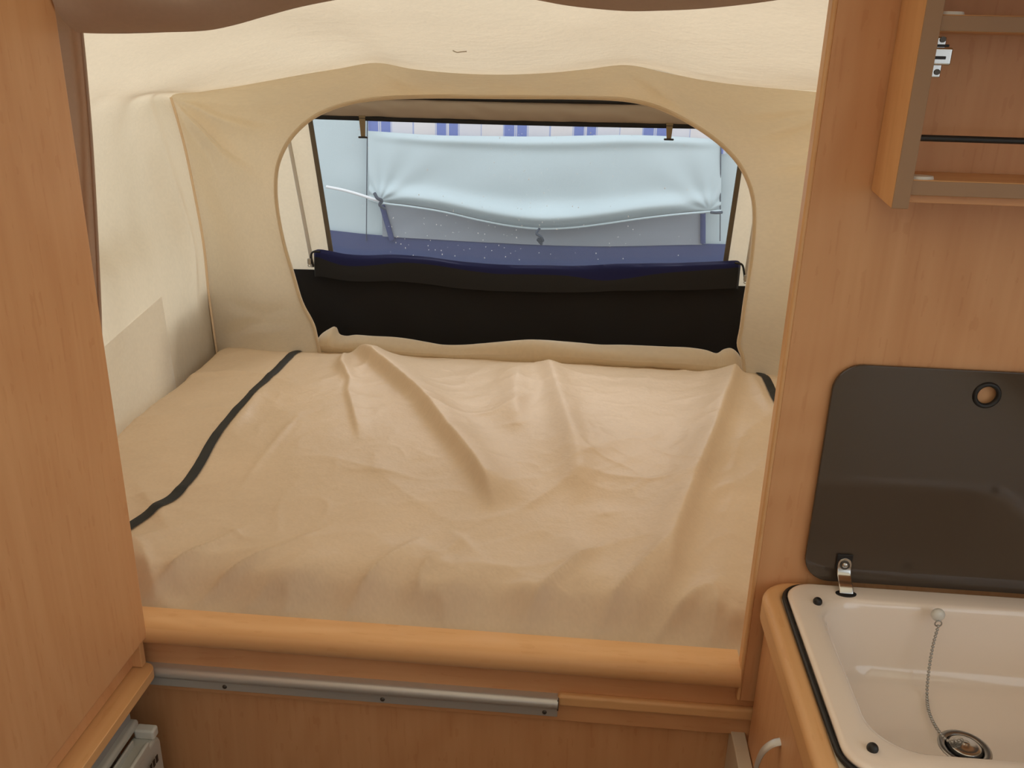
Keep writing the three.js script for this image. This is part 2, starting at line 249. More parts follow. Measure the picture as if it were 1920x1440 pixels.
// ---- outer rear wall with window, skirt
const wallOuter = struct('wall_outer', 'outer canvas rear wall of the bed tent with window opening and black skirt');
const WTL = atZ(582, 220, ZO), WTR = atZ(1399, 230, ZO), WBL = atZ(628, 510, ZO), WBR = atZ(1356, 515, ZO);
{
  const hole = [WTL, WBL, WBR, WTR].map((p) => [p.x, p.y]);
  const os = new THREE.Shape([[-1.05, 0.7], [1.02, 0.7], [1.02, 1.49], [-1.05, 1.49]].map(([x, y]) => new THREE.Vector2(x, y))); os.holes.push(new THREE.Path(hole.map(([x, y]) => new THREE.Vector2(x, y))));
  part(wallOuter, 'outer_canvas', uvm(new THREE.ShapeGeometry(os).translate(0, 0, ZO)), M.canvas);
  const strip = (a, b, w) => { const d = b.clone().sub(a), L = d.length(); const g = new RoundedBoxGeometry(w, L, 0.006, 2, 0.002); g.rotateZ(-Math.atan2(d.x, d.y)); const m = a.clone().add(b).multiplyScalar(0.5); g.translate(m.x, m.y, ZO + 0.006); return g; };
  part(wallOuter, 'window_binding', strip(WBL, WTL, 0.013), M.border, 'dark taupe binding of the window');
  part(wallOuter, 'window_binding', strip(WBR, WTR, 0.013), M.border, 'dark taupe binding of the window');
  part(wallOuter, 'zip', strip(atZ(588, 500, ZO), atZ(543, 262, ZO), 0.010), M.zip, 'grey zip beside the window');
  part(wallOuter, 'zip', strip(atZ(1398, 515, ZO), atZ(1432, 300, ZO), 0.010), M.zip, 'grey zip beside the window');
  const skirtTop = (x) => lerp(0.976, 0.982, (x + 0.8) / 1.3);
  part(wallOuter, 'skirt', surf(160, 14, (u, v) => { const x = lerp(-1.05, 1.0, u), y = lerp(0.68, skirtTop(x), v); return V(x, y, ZO + 0.03 + 0.008 * nz(x * 9 + y * 4, y * 6) + 0.004 * Math.sin(x * 40 + y * 9) * (1 - v)); }), M.black, 'black skirt along the foot of the wall');
  part(wallOuter, 'side_skirt', surf(40, 6, (u, v) => V(lerp(-0.975, -0.995, u) + 0.004 * Math.sin(u * 17), lerp(0.5, lerp(0.99, 0.93, u), v), lerp(ZO, -1.84, u))), M.black, 'black skirt outside the side wall');
}
const win = struct('window_1', 'clear rain-spotted plastic window of the bed tent');
{
  const sh = new THREE.Shape([WTL, WBL, WBR, WTR].map((p) => new THREE.Vector2(p.x, p.y)));
  part(win, 'pane', new THREE.ShapeGeometry(sh).translate(0, 0, ZO + 0.001), M.pane);
  const r = rng(77), N = 230, im = new THREE.InstancedMesh(new THREE.SphereGeometry(1, 8, 6), M.drop, N), mt = new THREE.Matrix4();
  for (let i = 0; i < N; i++) { let px, py; const q = r(); if (q < 0.5) { px = 900 + 280 * r(); py = 240 + 250 * r(); } else if (q < 0.8) { px = 720 + 260 * r(); py = 380 + 100 * r(); } else { px = 620 + 720 * r(); py = 240 + 240 * r(); } const p = atZ(px, py, ZO - 0.0005), s = 0.0006 + 0.0009 * r() * r(); mt.compose(p, new THREE.Quaternion(), V(s, s * (1 + r()), s * 0.6)); im.setMatrixAt(i, mt); }
  im.name = 'raindrops'; im.userData = { kind: 'stuff', label: 'raindrops on the outside of the window' }; win.add(shadows(im));
}

// ---- partition between bed and kitchen
const partition = struct('wall_partition', 'beech partition board between bed and kitchen');
part(partition, 'board', board(0.253, 0.98, 0.695, 1.7, -1.063, -1.045, 0.001, 'y', 0.2), M.wood);
part(partition, 'edge_strip', board(0.2475, 0.2535, 0.695, 1.7, -1.0645, -1.0435, 0.003, 'y', 0.6, 3), M.woodLight, 'paler edge strip of the partition');

// ================================================================== BED
const bedHeight = (() => {
  const B = (px, py) => { const p = atY(px, py, 0.82); return [p.x, p.z]; };
  const ridge = (pts, a, wl, wr, ends = 0.12) => ({ p: pts.map(([x, y]) => B(x, y)), a, wl, wr, ends });
  const R = [
    // long sharp diagonal fold: crest with a steep flank towards the left front
    ridge([[655, 652], [690, 675], [735, 708], [775, 745], [810, 785], [850, 830], [885, 870], [912, 908], [935, 945]], 0.019, 0.06, 0.012, 0.10),
    ridge([[640, 690], [655, 715], [652, 740], [662, 775], [676, 830]], 0.005, 0.02, 0.006),
    ridge([[650, 655], [640, 690], [655, 720]], 0.012, 0.02, 0.012),
    ridge([[575, 765], [520, 825], [460, 890], [420, 930]], 0.002, 0.008, 0.008),
    ridge([[500, 715], [470, 760], [440, 800], [410, 830]], 0.004, 0.018, 0.012),
    ridge([[470, 770], [450, 800]], 0.004, 0.012, 0.012),
    ridge([[640, 870], [720, 876], [790, 886]], 0.0035, 0.03, 0.008),
    ridge([[1020, 668], [1040, 720], [1062, 790], [1080, 850], [1088, 930]], 0.010, 0.035, 0.03),
    ridge([[975, 680], [965, 740], [968, 820]], 0.008, 0.03, 0.04),
    ridge([[1385, 680], [1365, 745], [1335, 830], [1300, 910], [1265, 1000], [1245, 1100]], 0.016, 0.018, 0.05),
    ridge([[1190, 940], [1130, 948], [1095, 962]], 0.004, 0.01, 0.02),
    ridge([[1075, 960], [1085, 1030], [1100, 1100]], 0.007, 0.03, 0.03),
    ridge([[830, 960], [880, 1000], [910, 1030]], 0.004, 0.008, 0.016),
    ridge([[740, 985], [800, 1010], [870, 1055]], 0.006, 0.014, 0.03),
    ridge([[900, 1055], [990, 1065], [1070, 1085]], 0.007, 0.012, 0.03),
    ridge([[860, 1130], [900, 1170], [910, 1195]], 0.007, 0.014, 0.02, 0.05),
    ridge([[845, 1060], [960, 1150], [1050, 1190]], 0.006, 0.03, 0.04),
    ridge([[255, 985], [280, 1050], [320, 1065], [380, 1075], [470, 1110]], 0.012, 0.012, 0.035),
    ridge([[300, 1080], [380, 1120], [440, 1155]], 0.010, 0.014, 0.014, 0.05),
    ridge([[280, 1100], [330, 1140], [350, 1150]], 0.010, 0.014, 0.012, 0.05),
    ridge([[430, 1100], [520, 1125], [640, 1160]], 0.007, 0.02, 0.02),
    ridge([[240, 880], [290, 935], [330, 990]], 0.003, 0.02, 0.012),
    ridge([[1390, 1090], [1375, 1120], [1350, 1170], [1320, 1205]], 0.010, 0.012, 0.02, 0.04),
    ridge([[1300, 1175], [1262, 1195], [1215, 1212]], 0.010, 0.01, 0.014, 0.04),
    ridge([[1400, 1150], [1365, 1165]], 0.006, 0.008, 0.008, 0.03),
    ridge([[1090, 1175], [1060, 1190], [1020, 1205]], 0.008, 0.012, 0.014, 0.05),
    ridge([[1180, 1190], [1195, 1205]], 0.008, 0.014, 0.014, 0.03),
    ridge([[1400, 690], [1430, 750], [1450, 790]], 0.005, 0.012, 0.014),
    ridge([[1445, 740], [1462, 800]], 0.004, 0.01, 0.012),
  ];
  function ridgeAt(r, x, z) {
    let best = 1e9, sd = 0, tt = 0; const n = r.p.length - 1; let acc = 0, tot = 0; const L = [];
    for (let i = 0; i < n; i++) { L[i] = Math.hypot(r.p[i + 1][0] - r.p[i][0], r.p[i + 1][1] - r.p[i][1]); tot += L[i]; }
    for (let i = 0; i < n; i++) {
      const [ax, az] = r.p[i], bx = r.p[i + 1][0] - ax, bz = r.p[i + 1][1] - az; let t = ((x - ax) * bx + (z - az) * bz) / (L[i] * L[i]); t = clamp(t);
      const dx = x - ax - bx * t, dz = z - az - bz * t, d = Math.hypot(dx, dz); if (d < best) { best = d; sd = Math.sign(bx * dz - bz * dx) || 1; tt = acc + L[i] * t; } acc += L[i];
    }
    if (best > 0.2) return 0;
    const w = sd > 0 ? r.wr : r.wl, e = Math.min(1, tt / r.ends + 0.02, (tot - tt) / r.ends + 0.02);
    return 1.8 * r.a * smooth(0, 1, e) * Math.exp(-Math.pow(best / w, 1.6));
  }
  return (x, z) => {
    let y = 0.822;
    y -= 0.028 * smooth(-1.75, -1.15, z) + 0.055 * Math.pow(smooth(-1.2, -1.075, z), 1.5);                       // rolls down behind the front rail
    y -= 0.030 * smooth(-2.05, -2.2, z) ;                                        // dips towards the hem
    y -= 0.05 * smooth(-0.90, -0.945, x);
    for (const r of R) y += ridgeAt(r, x, z);
    const f = smooth(-1.32, -1.1, z);
    y += 0.006 * nz(x * 3.1, z * 3.1) + 0.003 * nz(x * 8 + z * 3, z * 6, 2) + 0.0012 * nz(x * 22 + z * 9, z * 17, 8);
    const rg = (n, p) => Math.pow(1 - Math.min(1, Math.abs(n) * 2.2), p), wx = x + 0.05 * nz(x * 4, z * 4, 11), wz = z + 0.05 * nz(x * 4, z * 4, 13);
    y += 0.0034 * rg(nz(wx * 3.4 + wz * 2.2, wz * 2.6 - wx, 21), 5) + 0.0020 * rg(nz(wx * 6 - wz * 3, wz * 5 + wx * 2, 23), 6) * smooth(-0.1, 0.3, nz(x * 3, z * 3, 29)) + 0.0010 * rg(nz(wx * 12 + wz * 5, wz * 8, 25), 6);
    y += f * (0.014 * nz(x * 12 + z * 5, z * 4, 5) + 0.020 * rg(nz(x * 9 + z * 6, z * 3, 31), 3));
    const end = smooth(-1.15, -1.083, z); if (end > 0) y = lerp(y, Math.min(y, 0.7515 - 0.012 * end), end);
    return y;
  };
})();
const bed = thing('bed', 'double bed under a wrinkled tan fitted cover with black zip tapes', 'bed');
{
  const X0 = -0.95, X1 = 0.93, Z0 = -2.215, Z1 = -1.076;
  part(bed, 'cover', surf(420, 260, (u, v) => { const x = lerp(X0, X1, u), z = lerp(Z0, Z1, v); return V(x, bedHeight(x, z), z); }, 1.9, 1.15), M.cover);
  // bottom hem of the arched tent wall: gathered cloth lying along the back of the bed (px of its upper outline)
  const zh = -2.185, hp = [[594, 640], [600, 628], [612, 620], [624, 616], [632, 628], [645, 632], [665, 630], [700, 632], [760, 637], [800, 644], [826, 648], [860, 648], [900, 645], [960, 639], [1000, 637], [1060, 641], [1120, 647], [1200, 651], [1300, 656], [1325, 659], [1345, 664], [1358, 657], [1372, 655], [1384, 664], [1390, 674]];
  const hc = curve(hp.map(([x, y]) => atZ(x, y, zh)));
  part(wallBack, 'hem', surf(260, 24, (u, v) => { const p = hc.getPoint(u), lo = bedHeight(p.x, zh) - 0.004, r = Math.max(0.003, (p.y - lo) / 2), a = v * 2 * Math.PI, cy = lo + r, cr = 0.10 * Math.sin(a * 3 + p.x * 9) * smooth(0.002, 0.01, r); const k = r * (1 + cr + 0.10 * nz(p.x * 11, Math.cos(a), Math.sin(a))); return V(p.x, cy + k * Math.sin(a), zh + (0.006 + k) * Math.cos(a)); }, 1.1, 0.1), M.canvas, 'gathered hem lying along the bed');
  part(bed, 'mattress', board(-0.93, 0.92, 0.713, 0.75, -2.2, -1.2, 0.02), M.cream);
  const tape = (px, w) => { const pts = px.map(([x, y]) => { const p = atY(x, y, 0.822); return V(p.x, 0, p.z); }), c = curve(pts); return surf(90, 4, (u, v) => { const p = c.getPoint(u), t = c.getTangent(u), n = V(-t.z, 0, t.x).multiplyScalar((v - 0.5) * w), x = p.x + n.x, z = p.z + n.z; return V(x, bedHeight(x, z) + 0.0025 + 0.0015 * (1 - Math.pow(2 * v - 1, 2)), z); }, 1.2, w); };
  part(bed, 'zip_tape', tape([[205, 985], [240, 963], [290, 934], [330, 908], [368, 868], [400, 822], [432, 785], [466, 748], [484, 726], [515, 698], [540, 672], [560, 648]], 0.02), M.blackTape, 'wavy black zip tape of the cover');
  part(bed, 'zip_tape', tape([[1480, 808], [1462, 772], [1444, 728], [1424, 686]], 0.02), M.blackTape, 'short straight black zip tape of the cover');
}
// ---- bed front: rail, fascia, ledge, panel
const base = thing('bed_box', 'beech bed front with rounded top rail and plain lower panel', 'bed base');
{
  // top rail: bullnosed profile swept along x
  const prof = [[-1.084, 0.752], [-1.07, 0.752], [-1.056, 0.752], [-1.048, 0.7505], [-1.041, 0.7465], [-1.0365, 0.740], [-1.0355, 0.731], [-1.0385, 0.7225], [-1.045, 0.7175], [-1.084, 0.716]];
  const pr = curve(prof.map(([z, y]) => V(0, y, z)));
  const rail = surf(8, 60, (u, v) => { const p = pr.getPoint(v); p.x = lerp(-1.15, 0.2485, u); return p; });
  part(base, 'top_rail', uvm(rail, 'x', 0.3), M.woodLight, 'rounded beech top rail');
  part(base, 'fascia_board', board(-1.15, 0.30, 0.625, 0.718, -1.078, -1.056, 0.001, 'x', 0.1), M.wood);
  part(base, 'ledge_strip', board(-0.005, 0.40, 0.658, 0.678, -1.058, -1.046, 0.005, 'x', 0.4, 4), M.woodLight, 'rounded beech ledge strip');
  part(base, 'lower_panel', board(-1.15, 0.30, 0.0, 0.628, -1.095, -1.070, 0.001, 'y', 0.7), M.wood);
  part(base, 'bed_board', board(-1.06, 1.0, 0.69, 0.712, -2.4, -1.08, 0.001, 'x'), M.wood);
}
const tr = thing('table_rail', 'brushed aluminium table rail screwed across the bed front', 'rail');
{
  const L = -0.70, Rr = -0.004, h = 0.674, bar = [];
  for (let i = 0; i <= 16; i++) { const a = Math.PI / 2 - i / 16 * Math.PI; bar.push([-1.0475 + 0.0095 * Math.cos(a), h - 0.0095 + 0.0095 * Math.sin(a)]); }
  const prof = [[-1.056, h], ...bar, [-1.056, h - 0.019]];
  part(tr, 'extrusion', surf(4, prof.length - 1, (u, v) => { const q = prof[Math.round(v * (prof.length - 1))]; return V(lerp(L, Rr, u), q[1], q[0]); }), M.alu);
  part(tr, 'flange', board(L, Rr, h - 0.034, h - 0.018, -1.056, -1.0455, 0.001), M.alu);
  for (const px of [[420, 1277], [717, 1308], [1021, 1333]]) { const p = atZ(px[0], px[1], -1.0455); part(tr, 'screw', new THREE.SphereGeometry(0.0036, 12, 8).scale(1, 1, 0.6).translate(p.x, h - 0.027, -1.0455), M.screw, 'dark screw head'); }
  part(tr, 'end_cap', board(Rr - 0.001, Rr + 0.001, h - 0.019, h - 0.001, -1.056, -1.041, 0.0004), M.screw, 'dark open end of the rail');
}

// ================================================================== LEFT: wardrobe, fridge, curtains
const ward = thing('wardrobe', 'tall beech wardrobe above the fridge with a plain flat door', 'wardrobe');
{
  part(ward, 'door', board(-0.628, -0.61, 0.732, 1.66, -1.04, -0.10, 0.003, 'y', 0.15, 3), M.wood);
  part(ward, 'carcass', board(-1.15, -0.631, 0.687, 1.68, -1.028, 0.5, 0.001, 'y', 0.5), M.wood);
  part(ward, 'end_post', board(-0.66, -0.6165, 0.687, 0.75, -1.038, -1.026, 0.001, 'y', 0.9), M.woodLight);
  part(ward, 'end_panel', board(-1.15, -0.63, 0.687, 1.68, -1.04, -1.0285, 0.001, 'y', 0.9), M.wood);
  const sp = [[-1.15, -1.04], [-0.618, -1.04]]; for (let i = 0; i <= 8; i++) { const a = -Math.PI / 2 + i / 8 * Math.PI / 2; sp.push([-0.618 + 0.018 * Math.cos(a), -1.022 + 0.018 * Math.sin(a)]); } sp.push([-0.6, 0.5], [-1.15, 0.5]);
  const g = extrudeShape(sp.map(([x, z]) => [x, -z]), 0.016, 0.0012).rotateX(-Math.PI / 2); g.translate(0, 0.671, 0);
  part(ward, 'sill', uvm(g, 'z', 0.2), M.woodLight, 'beech sill board with rounded corner');
}
const fr = thing('fridge', 'pale grey built-in fridge under the wardrobe sill', 'fridge');
{
  part(fr, 'cabinet', board(-1.12, -0.66, 0.05, 0.668, -1.01, -0.45, 0.004), M.greyPlastic);
  part(fr, 'control_panel', board(-0.662, -0.638, 0.60, 0.669, -1.014, -0.45, 0.004), M.greyPlastic, 'grey control panel strip');
  part(fr, 'ridge', board(-0.66, -0.628, 0.588, 0.602, -1.016, -0.45, 0.005, 'y', 0, 3), M.fridge);
  const prof = rrect(0, 0, 0.285, 0.26, [0.02, 0.02, 0.02, 0.02], 6);
  const door = part(fr, 'door', extrudeShape(prof, 0.036, 0.006).rotateY(Math.PI / 2).translate(-0.63, 0.318, -0.735), M.fridge);
  part(door, 'grip_rim', board(-0.626, -0.622, 0.575, 0.589, -0.985, -0.48, 0.0018), M.fridge);
  part(door, 'grip_rim', board(-0.604, -0.598, 0.575, 0.589, -0.985, -0.48, 0.0028), M.fridge);
  part(door, 'hinge_cap', board(-0.63, -0.599, 0.577, 0.594, -1.016, -0.999, 0.004, 'y', 0, 3), M.whitePlastic, 'white hinge cap');
  for (let i = 0; i < 4; i++) part(door, 'letter_mark', board(-0.5945, -0.5935, 0.546, 0.558, -0.994 + i * 0.009, -0.988 + i * 0.009, 0.0003), M.rubber, 'dark printed letter mark');
}
const cur = thing('bed_curtain', 'brown bed curtain hanging beside the wardrobe', 'curtain', 'bed curtains');
{
  const edge = curve([[142, -80], [150, 30], [158, 110], [170, 250], [178, 380], [184, 500], [188, 600], [190, 700], [196, 800]].map(([x, y]) => atZ(x, y, -1.12)));
  part(cur, 'drape', surf(60, 90, (u, v) => { const e = edge.getPoint(v), f = Math.sin(u * 17 + e.y * 1.5) * 0.010 * smooth(0, 0.15, u) + nz(u * 6, e.y * 5) * 0.006; return V(e.x - u * 0.13, e.y, e.z + f - 0.02 * u + 0.018 * Math.sin(u * 3.1)); }, 0.2, 0.8), M.curtain);
  part(cur, 'edge_hem', tube(Array.from({ length: 24 }, (_, i) => edge.getPoint(i / 23)), 0.0022, 80, 6), M.curtain);
}
const val = thing('bed_curtain', 'brown bed curtain gathered in swags along its rail above the bed', 'curtain', 'bed curtains');
val.name = 'bed_curtain_001';
{
  const low = curve([[146, 60], [160, 62], [220, 63], [300, 61], [390, 57], [440, 47], [500, 30], [560, 14], [640, -2], [720, -16], [820, -22], [920, -14], [1000, -1], [1060, 10], [1120, 17], [1180, 21], [1240, 20], [1310, 17], [1400, 8], [1480, -3], [1560, -14], [1640, -20]].map(([x, y]) => atZ(x, y, -1.075)));
  part(val, 'swag', surf(160, 26, (u, v) => {
    const p = low.getPoint(u), a = v * Math.PI * 1.25 - 0.9;           // rolled belly, then up to the rail
    const up = v < 0.001 ? 0 : v, belly = Math.sin(Math.PI * clamp(v * 1.2)) * 0.05;
    const folds = 0.008 * Math.sin(p.x * 38 + v * 5) * smooth(0.05, 0.5, v) + 0.008 * nz(p.x * 12, v * 3, 1);
    return V(p.x, p.y + 0.19 * up * up + 0.05 * up, p.z + belly + folds + 0.0 * a);
  }, 1, 0.25), M.curtain);
  part(val, 'swag_back', surf(160, 10, (u, v) => { const p = low.getPoint(u); return V(p.x, p.y + 0.24 * v, p.z - 0.03 * Math.sin(Math.PI * v)); }, 1, 0.25), M.curtain);
  part(val, 'curtain_rail', new THREE.CylinderGeometry(0.006, 0.006, 1.5, 10).rotateZ(Math.PI / 2).translate(-0.2, 1.845, -1.075), M.alu);
}

// ================================================================== WINDOW DRESSING
const blind = thing('window_blind', 'taupe fabric blind rolled up along the window top with two straps', 'blind');
{
  const a = atZ(583, 222, ZO + 0.03), b = atZ(1402, 232, ZO + 0.03), y0 = 1.379, y1 = 1.446;
  part(blind, 'roll', surf(140, 16, (u, v) => { const x = lerp(a.x - 0.02, b.x + 0.02, u), t = v * Math.PI, y = lerp(y0, y1, 0.5 - 0.5 * Math.cos(t)) + lerp(-0.001, 0.006, u) - 0.003 * Math.sin(Math.PI * u); return V(x, y, ZO + 0.008 + 0.026 * Math.sin(t) + 0.005 * nz(x * 18 + v * 3, v * 3, 2)); }), M.taupe);
  const line = (dy, r) => tube(Array.from({ length: 12 }, (_, i) => { const u = i / 11; return V(lerp(a.x - 0.02, b.x + 0.02, u), dy + lerp(-0.001, 0.006, u) - 0.003 * Math.sin(Math.PI * u), ZO + 0.018); }), r, 60, 8);
  part(blind, 'edge_binding', line(y0, 0.0065), M.black, 'black lower binding');
  part(blind, 'edge_binding', line(y1 - 0.012, 0.005).translate(0, 0, 0.014), M.black, 'black upper binding');
  for (const [px, py] of [[681, 257], [1254, 261]]) {
    const e = atZ(px, py, ZO + 0.022), s = thingPart(blind, e);
    function thingPart(parent, q) { const h = q.y; return part(parent, 'strap', extrudeShape([[q.x - 0.0055, h], [q.x + 0.0055, h], [q.x + 0.008, y0 + 0.01], [q.x - 0.010, y0 + 0.01]], 0.003, 0.0008).translate(0, 0, q.z), M.olive, 'tan retaining strap'); }
    part(s, 'toggle', board(e.x - 0.0125, e.x + 0.0125, e.y - 0.003, e.y + 0.002, e.z - 0.002, e.z + 0.004, 0.002), M.rubber, 'black toggle bar');
  }
}
const cov = thing('window_cover', 'navy window cover folded down over the black skirt under the window', 'cover');
{
  const zc = ZO + 0.055, top = curve([[583, 474], [592, 471], [610, 473], [640, 479], [680, 481], [740, 480], [800, 485], [860, 493], [920, 498], [1000, 500], [1100, 501], [1160, 497], [1220, 497], [1300, 495], [1360, 493], [1386, 493], [1392, 498]].map(([x, y]) => atZ(x, y, zc)));
  const L = top.getPoint(0).x, R0 = top.getPoint(1).x;
  const foldAt = (u, v) => {
    const p = top.getPoint(u), t = v;                                     // v 0 back foot .. 0.35 crest .. 1 front foot
    const dent = 0.010 * Math.exp(-Math.pow((p.x + 0.6) / 0.10, 2)) + 0.014 * Math.exp(-Math.pow((p.x - 0.06) / 0.09, 2)) + 0.008 * Math.exp(-Math.pow((p.x + 0.2) / 0.12, 2));
    let y, z; if (t < 0.35) { const a = t / 0.35; y = p.y - 0.045 * (1 - a) * (1 - a); z = zc - 0.045 + 0.025 * a; } else { const a = (t - 0.35) / 0.65; y = p.y - 0.004 - (0.06 + 0.004) * Math.pow(a, 1.7) - dent * Math.sin(Math.PI * Math.min(1, a * 1.2)); z = zc - 0.02 + 0.03 * Math.sqrt(a) - 0.006 * a; }
    const endc = Math.min(1, (p.x - L) / 0.012 + 0.25, (R0 - p.x) / 0.012 + 0.25);
    return V(p.x, y + 0.002 * nz(p.x * 11, v * 4), zc - 0.03 + (z - zc + 0.03) * endc);
  };
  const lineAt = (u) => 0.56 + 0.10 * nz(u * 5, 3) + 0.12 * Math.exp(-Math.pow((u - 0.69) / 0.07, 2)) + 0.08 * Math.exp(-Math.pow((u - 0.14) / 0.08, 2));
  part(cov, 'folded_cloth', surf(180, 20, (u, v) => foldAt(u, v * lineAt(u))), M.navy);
  part(cov, 'shaded_front', surf(180, 14, (u, v) => foldAt(u, lerp(lineAt(u), 1, v))), M.black, 'front of the navy fold coloured black for its shade');  // same navy cloth: shade on the front fold is put in as black
  part(cov, 'end_zip', tube([atZ(588, 500, zc), atZ(583, 482, zc), atZ(586, 473, zc), atZ(600, 472, zc)], 0.003, 20, 6), M.blackTape);
  part(cov, 'end_zip', tube([atZ(1397, 528, zc), atZ(1395, 510, zc), atZ(1391, 496, zc), atZ(1378, 493, zc)], 0.003, 20, 6), M.blackTape);
  for (const [x, y] of [[580, 490], [1398, 521]]) { const p = atZ(x, y, zc + 0.006), s = part(cov, 'zip_slider', board(p.x - 0.005, p.x + 0.005, p.y - 0.008, p.y + 0.008, p.z - 0.003, p.z + 0.003, 0.002), M.steel, 'metal zip slider'); part(s, 'pull_ring', new THREE.TorusGeometry(0.0035, 0.0011, 6, 14).translate(p.x, p.y - 0.011, p.z + 0.002), M.steel); }
}

// ================================================================== KITCHEN
const WT = 0.895;
const kit = thing('kitchen_cabinet', 'beech kitchen base cabinet with bow handle under the sink', 'cabinet');
{
  part(kit, 'end_panel', board(0.286, 0.96, 0.06, 0.862, -1.04, -1.028, 0.001, 'y', 0.4), M.wood);
  part(kit, 'end_panel', board(0.286, 0.96, 0.06, 0.862, 0.388, 0.4, 0.001, 'y', 0.4), M.wood);
  part(kit, 'back_panel', board(0.95, 0.96, 0.06, 0.862, -1.028, 0.388, 0.001, 'y', 0.4), M.wood);
  part(kit, 'base_panel', board(0.286, 0.95, 0.06, 0.075, -1.028, 0.388, 0.001, 'z', 0.4), M.wood);
  const d = part(kit, 'door', board(0.27, 0.285, 0.10, 0.858, -1.038, -0.55, 0.002, 'y', 0.55), M.wood);
  part(kit, 'door', board(0.27, 0.285, 0.10, 0.858, -0.546, 0.0, 0.002, 'y', 0.85), M.wood);
  const a = atX(1463, 1390, 0.27);
  const hz = a.z, hy = a.y; const hc = curve([V(0.271, hy, hz), V(0.262, hy - 0.004, hz), V(0.252, hy - 0.016, hz), V(0.247, hy - 0.035, hz), V(0.246, hy - 0.055, hz), V(0.247, hy - 0.075, hz), V(0.252, hy - 0.094, hz), V(0.262, hy - 0.106, hz), V(0.271, hy - 0.11, hz)]);
  part(d, 'handle', surf(40, 12, (u, v) => { const p = hc.getPoint(u), t = hc.getTangent(u), n = V(-t.y, t.x, 0), b = v * 2 * Math.PI; return p.addScaledVector(n, 0.0022 * Math.sin(b)).add(V(0, 0, 0.0065 * Math.cos(b))); }), M.alu, 'satin metal bow handle');
  part(kit, 'filler_ledge', board(0.249, 0.269, 0.0, 0.63, -1.068, -0.80, 0.0015), M.laminate, 'pale filler ledge beside the door');
}
const top = thing('worktop', 'kitchen worktop with rounded beech edging round the sink', 'worktop');
const SX = 0.5015, SZ = -0.865, SHX = 0.2185, SHZ = 0.165;
{
  // laminate slab with sink cut-out
  const o = rrect(0.612, -0.35, 0.338, 0.69, [0.02, 0.02, 0.03, 0.03].reverse(), 8);  // (x, z)
  const inner = rrect(SX, SZ, SHX - 0.02, SHZ - 0.02, 0.03, 8).reverse();
  const flip = (l) => l.map(([x, z]) => [x, -z]);
  part(top, 'laminate', extrudeShape(flip(o).reverse(), 0.03, 0.001, [flip(inner)]).rotateX(-Math.PI / 2).translate(0, WT - 0.03, 0), M.laminate, 'pale laminate surface');
  // bullnose edging running round the rounded back corner and along the left edge
  const path = new THREE.CurvePath(); const pts = [V(0.31, 0, -1.031), V(0.299, 0, -1.031)]; for (let i = 0; i <= 10; i++) { const t = Math.PI / 2 + i / 10 * Math.PI / 2; pts.push(V(0.299 + 0.033 * Math.cos(t), 0, -0.998 - 0.033 * Math.sin(t))); } pts.push(V(0.266, 0, -0.8), V(0.266, 0, -0.4), V(0.266, 0, 0.34));
  const dense = []; for (let i = 0; i < pts.length - 1; i++) { const n = Math.max(1, Math.round(pts[i].distanceTo(pts[i + 1]) / 0.02)); for (let k = 0; k < n; k++) dense.push(pts[i].clone().lerp(pts[i + 1], k / n)); } dense.push(pts[pts.length - 1]);
  const prof = rrect(0, 0, 0.013, 0.021, 0.0095, 5); prof.push(prof[0]);
  const nU = dense.length - 1;
  const g = surf(nU, prof.length - 1, (u, v) => { const i = Math.round(u * nU), p = dense[i], t = dense[Math.min(nU, i + 1)].clone().sub(dense[Math.max(0, i - 1)]).normalize(), n = V(-t.z, 0, t.x), q = prof[Math.round(v * (prof.length - 1))]; return V(p.x + n.x * q[0], WT - 0.018 + q[1], p.z + n.z * q[0]); });
  part(top, 'edging', uvm(g, 'z', 0.3), M.woodLight, 'rounded beech edging');
}
const sink = thing('sink', 'glossy cream enamel inset sink', 'sink');
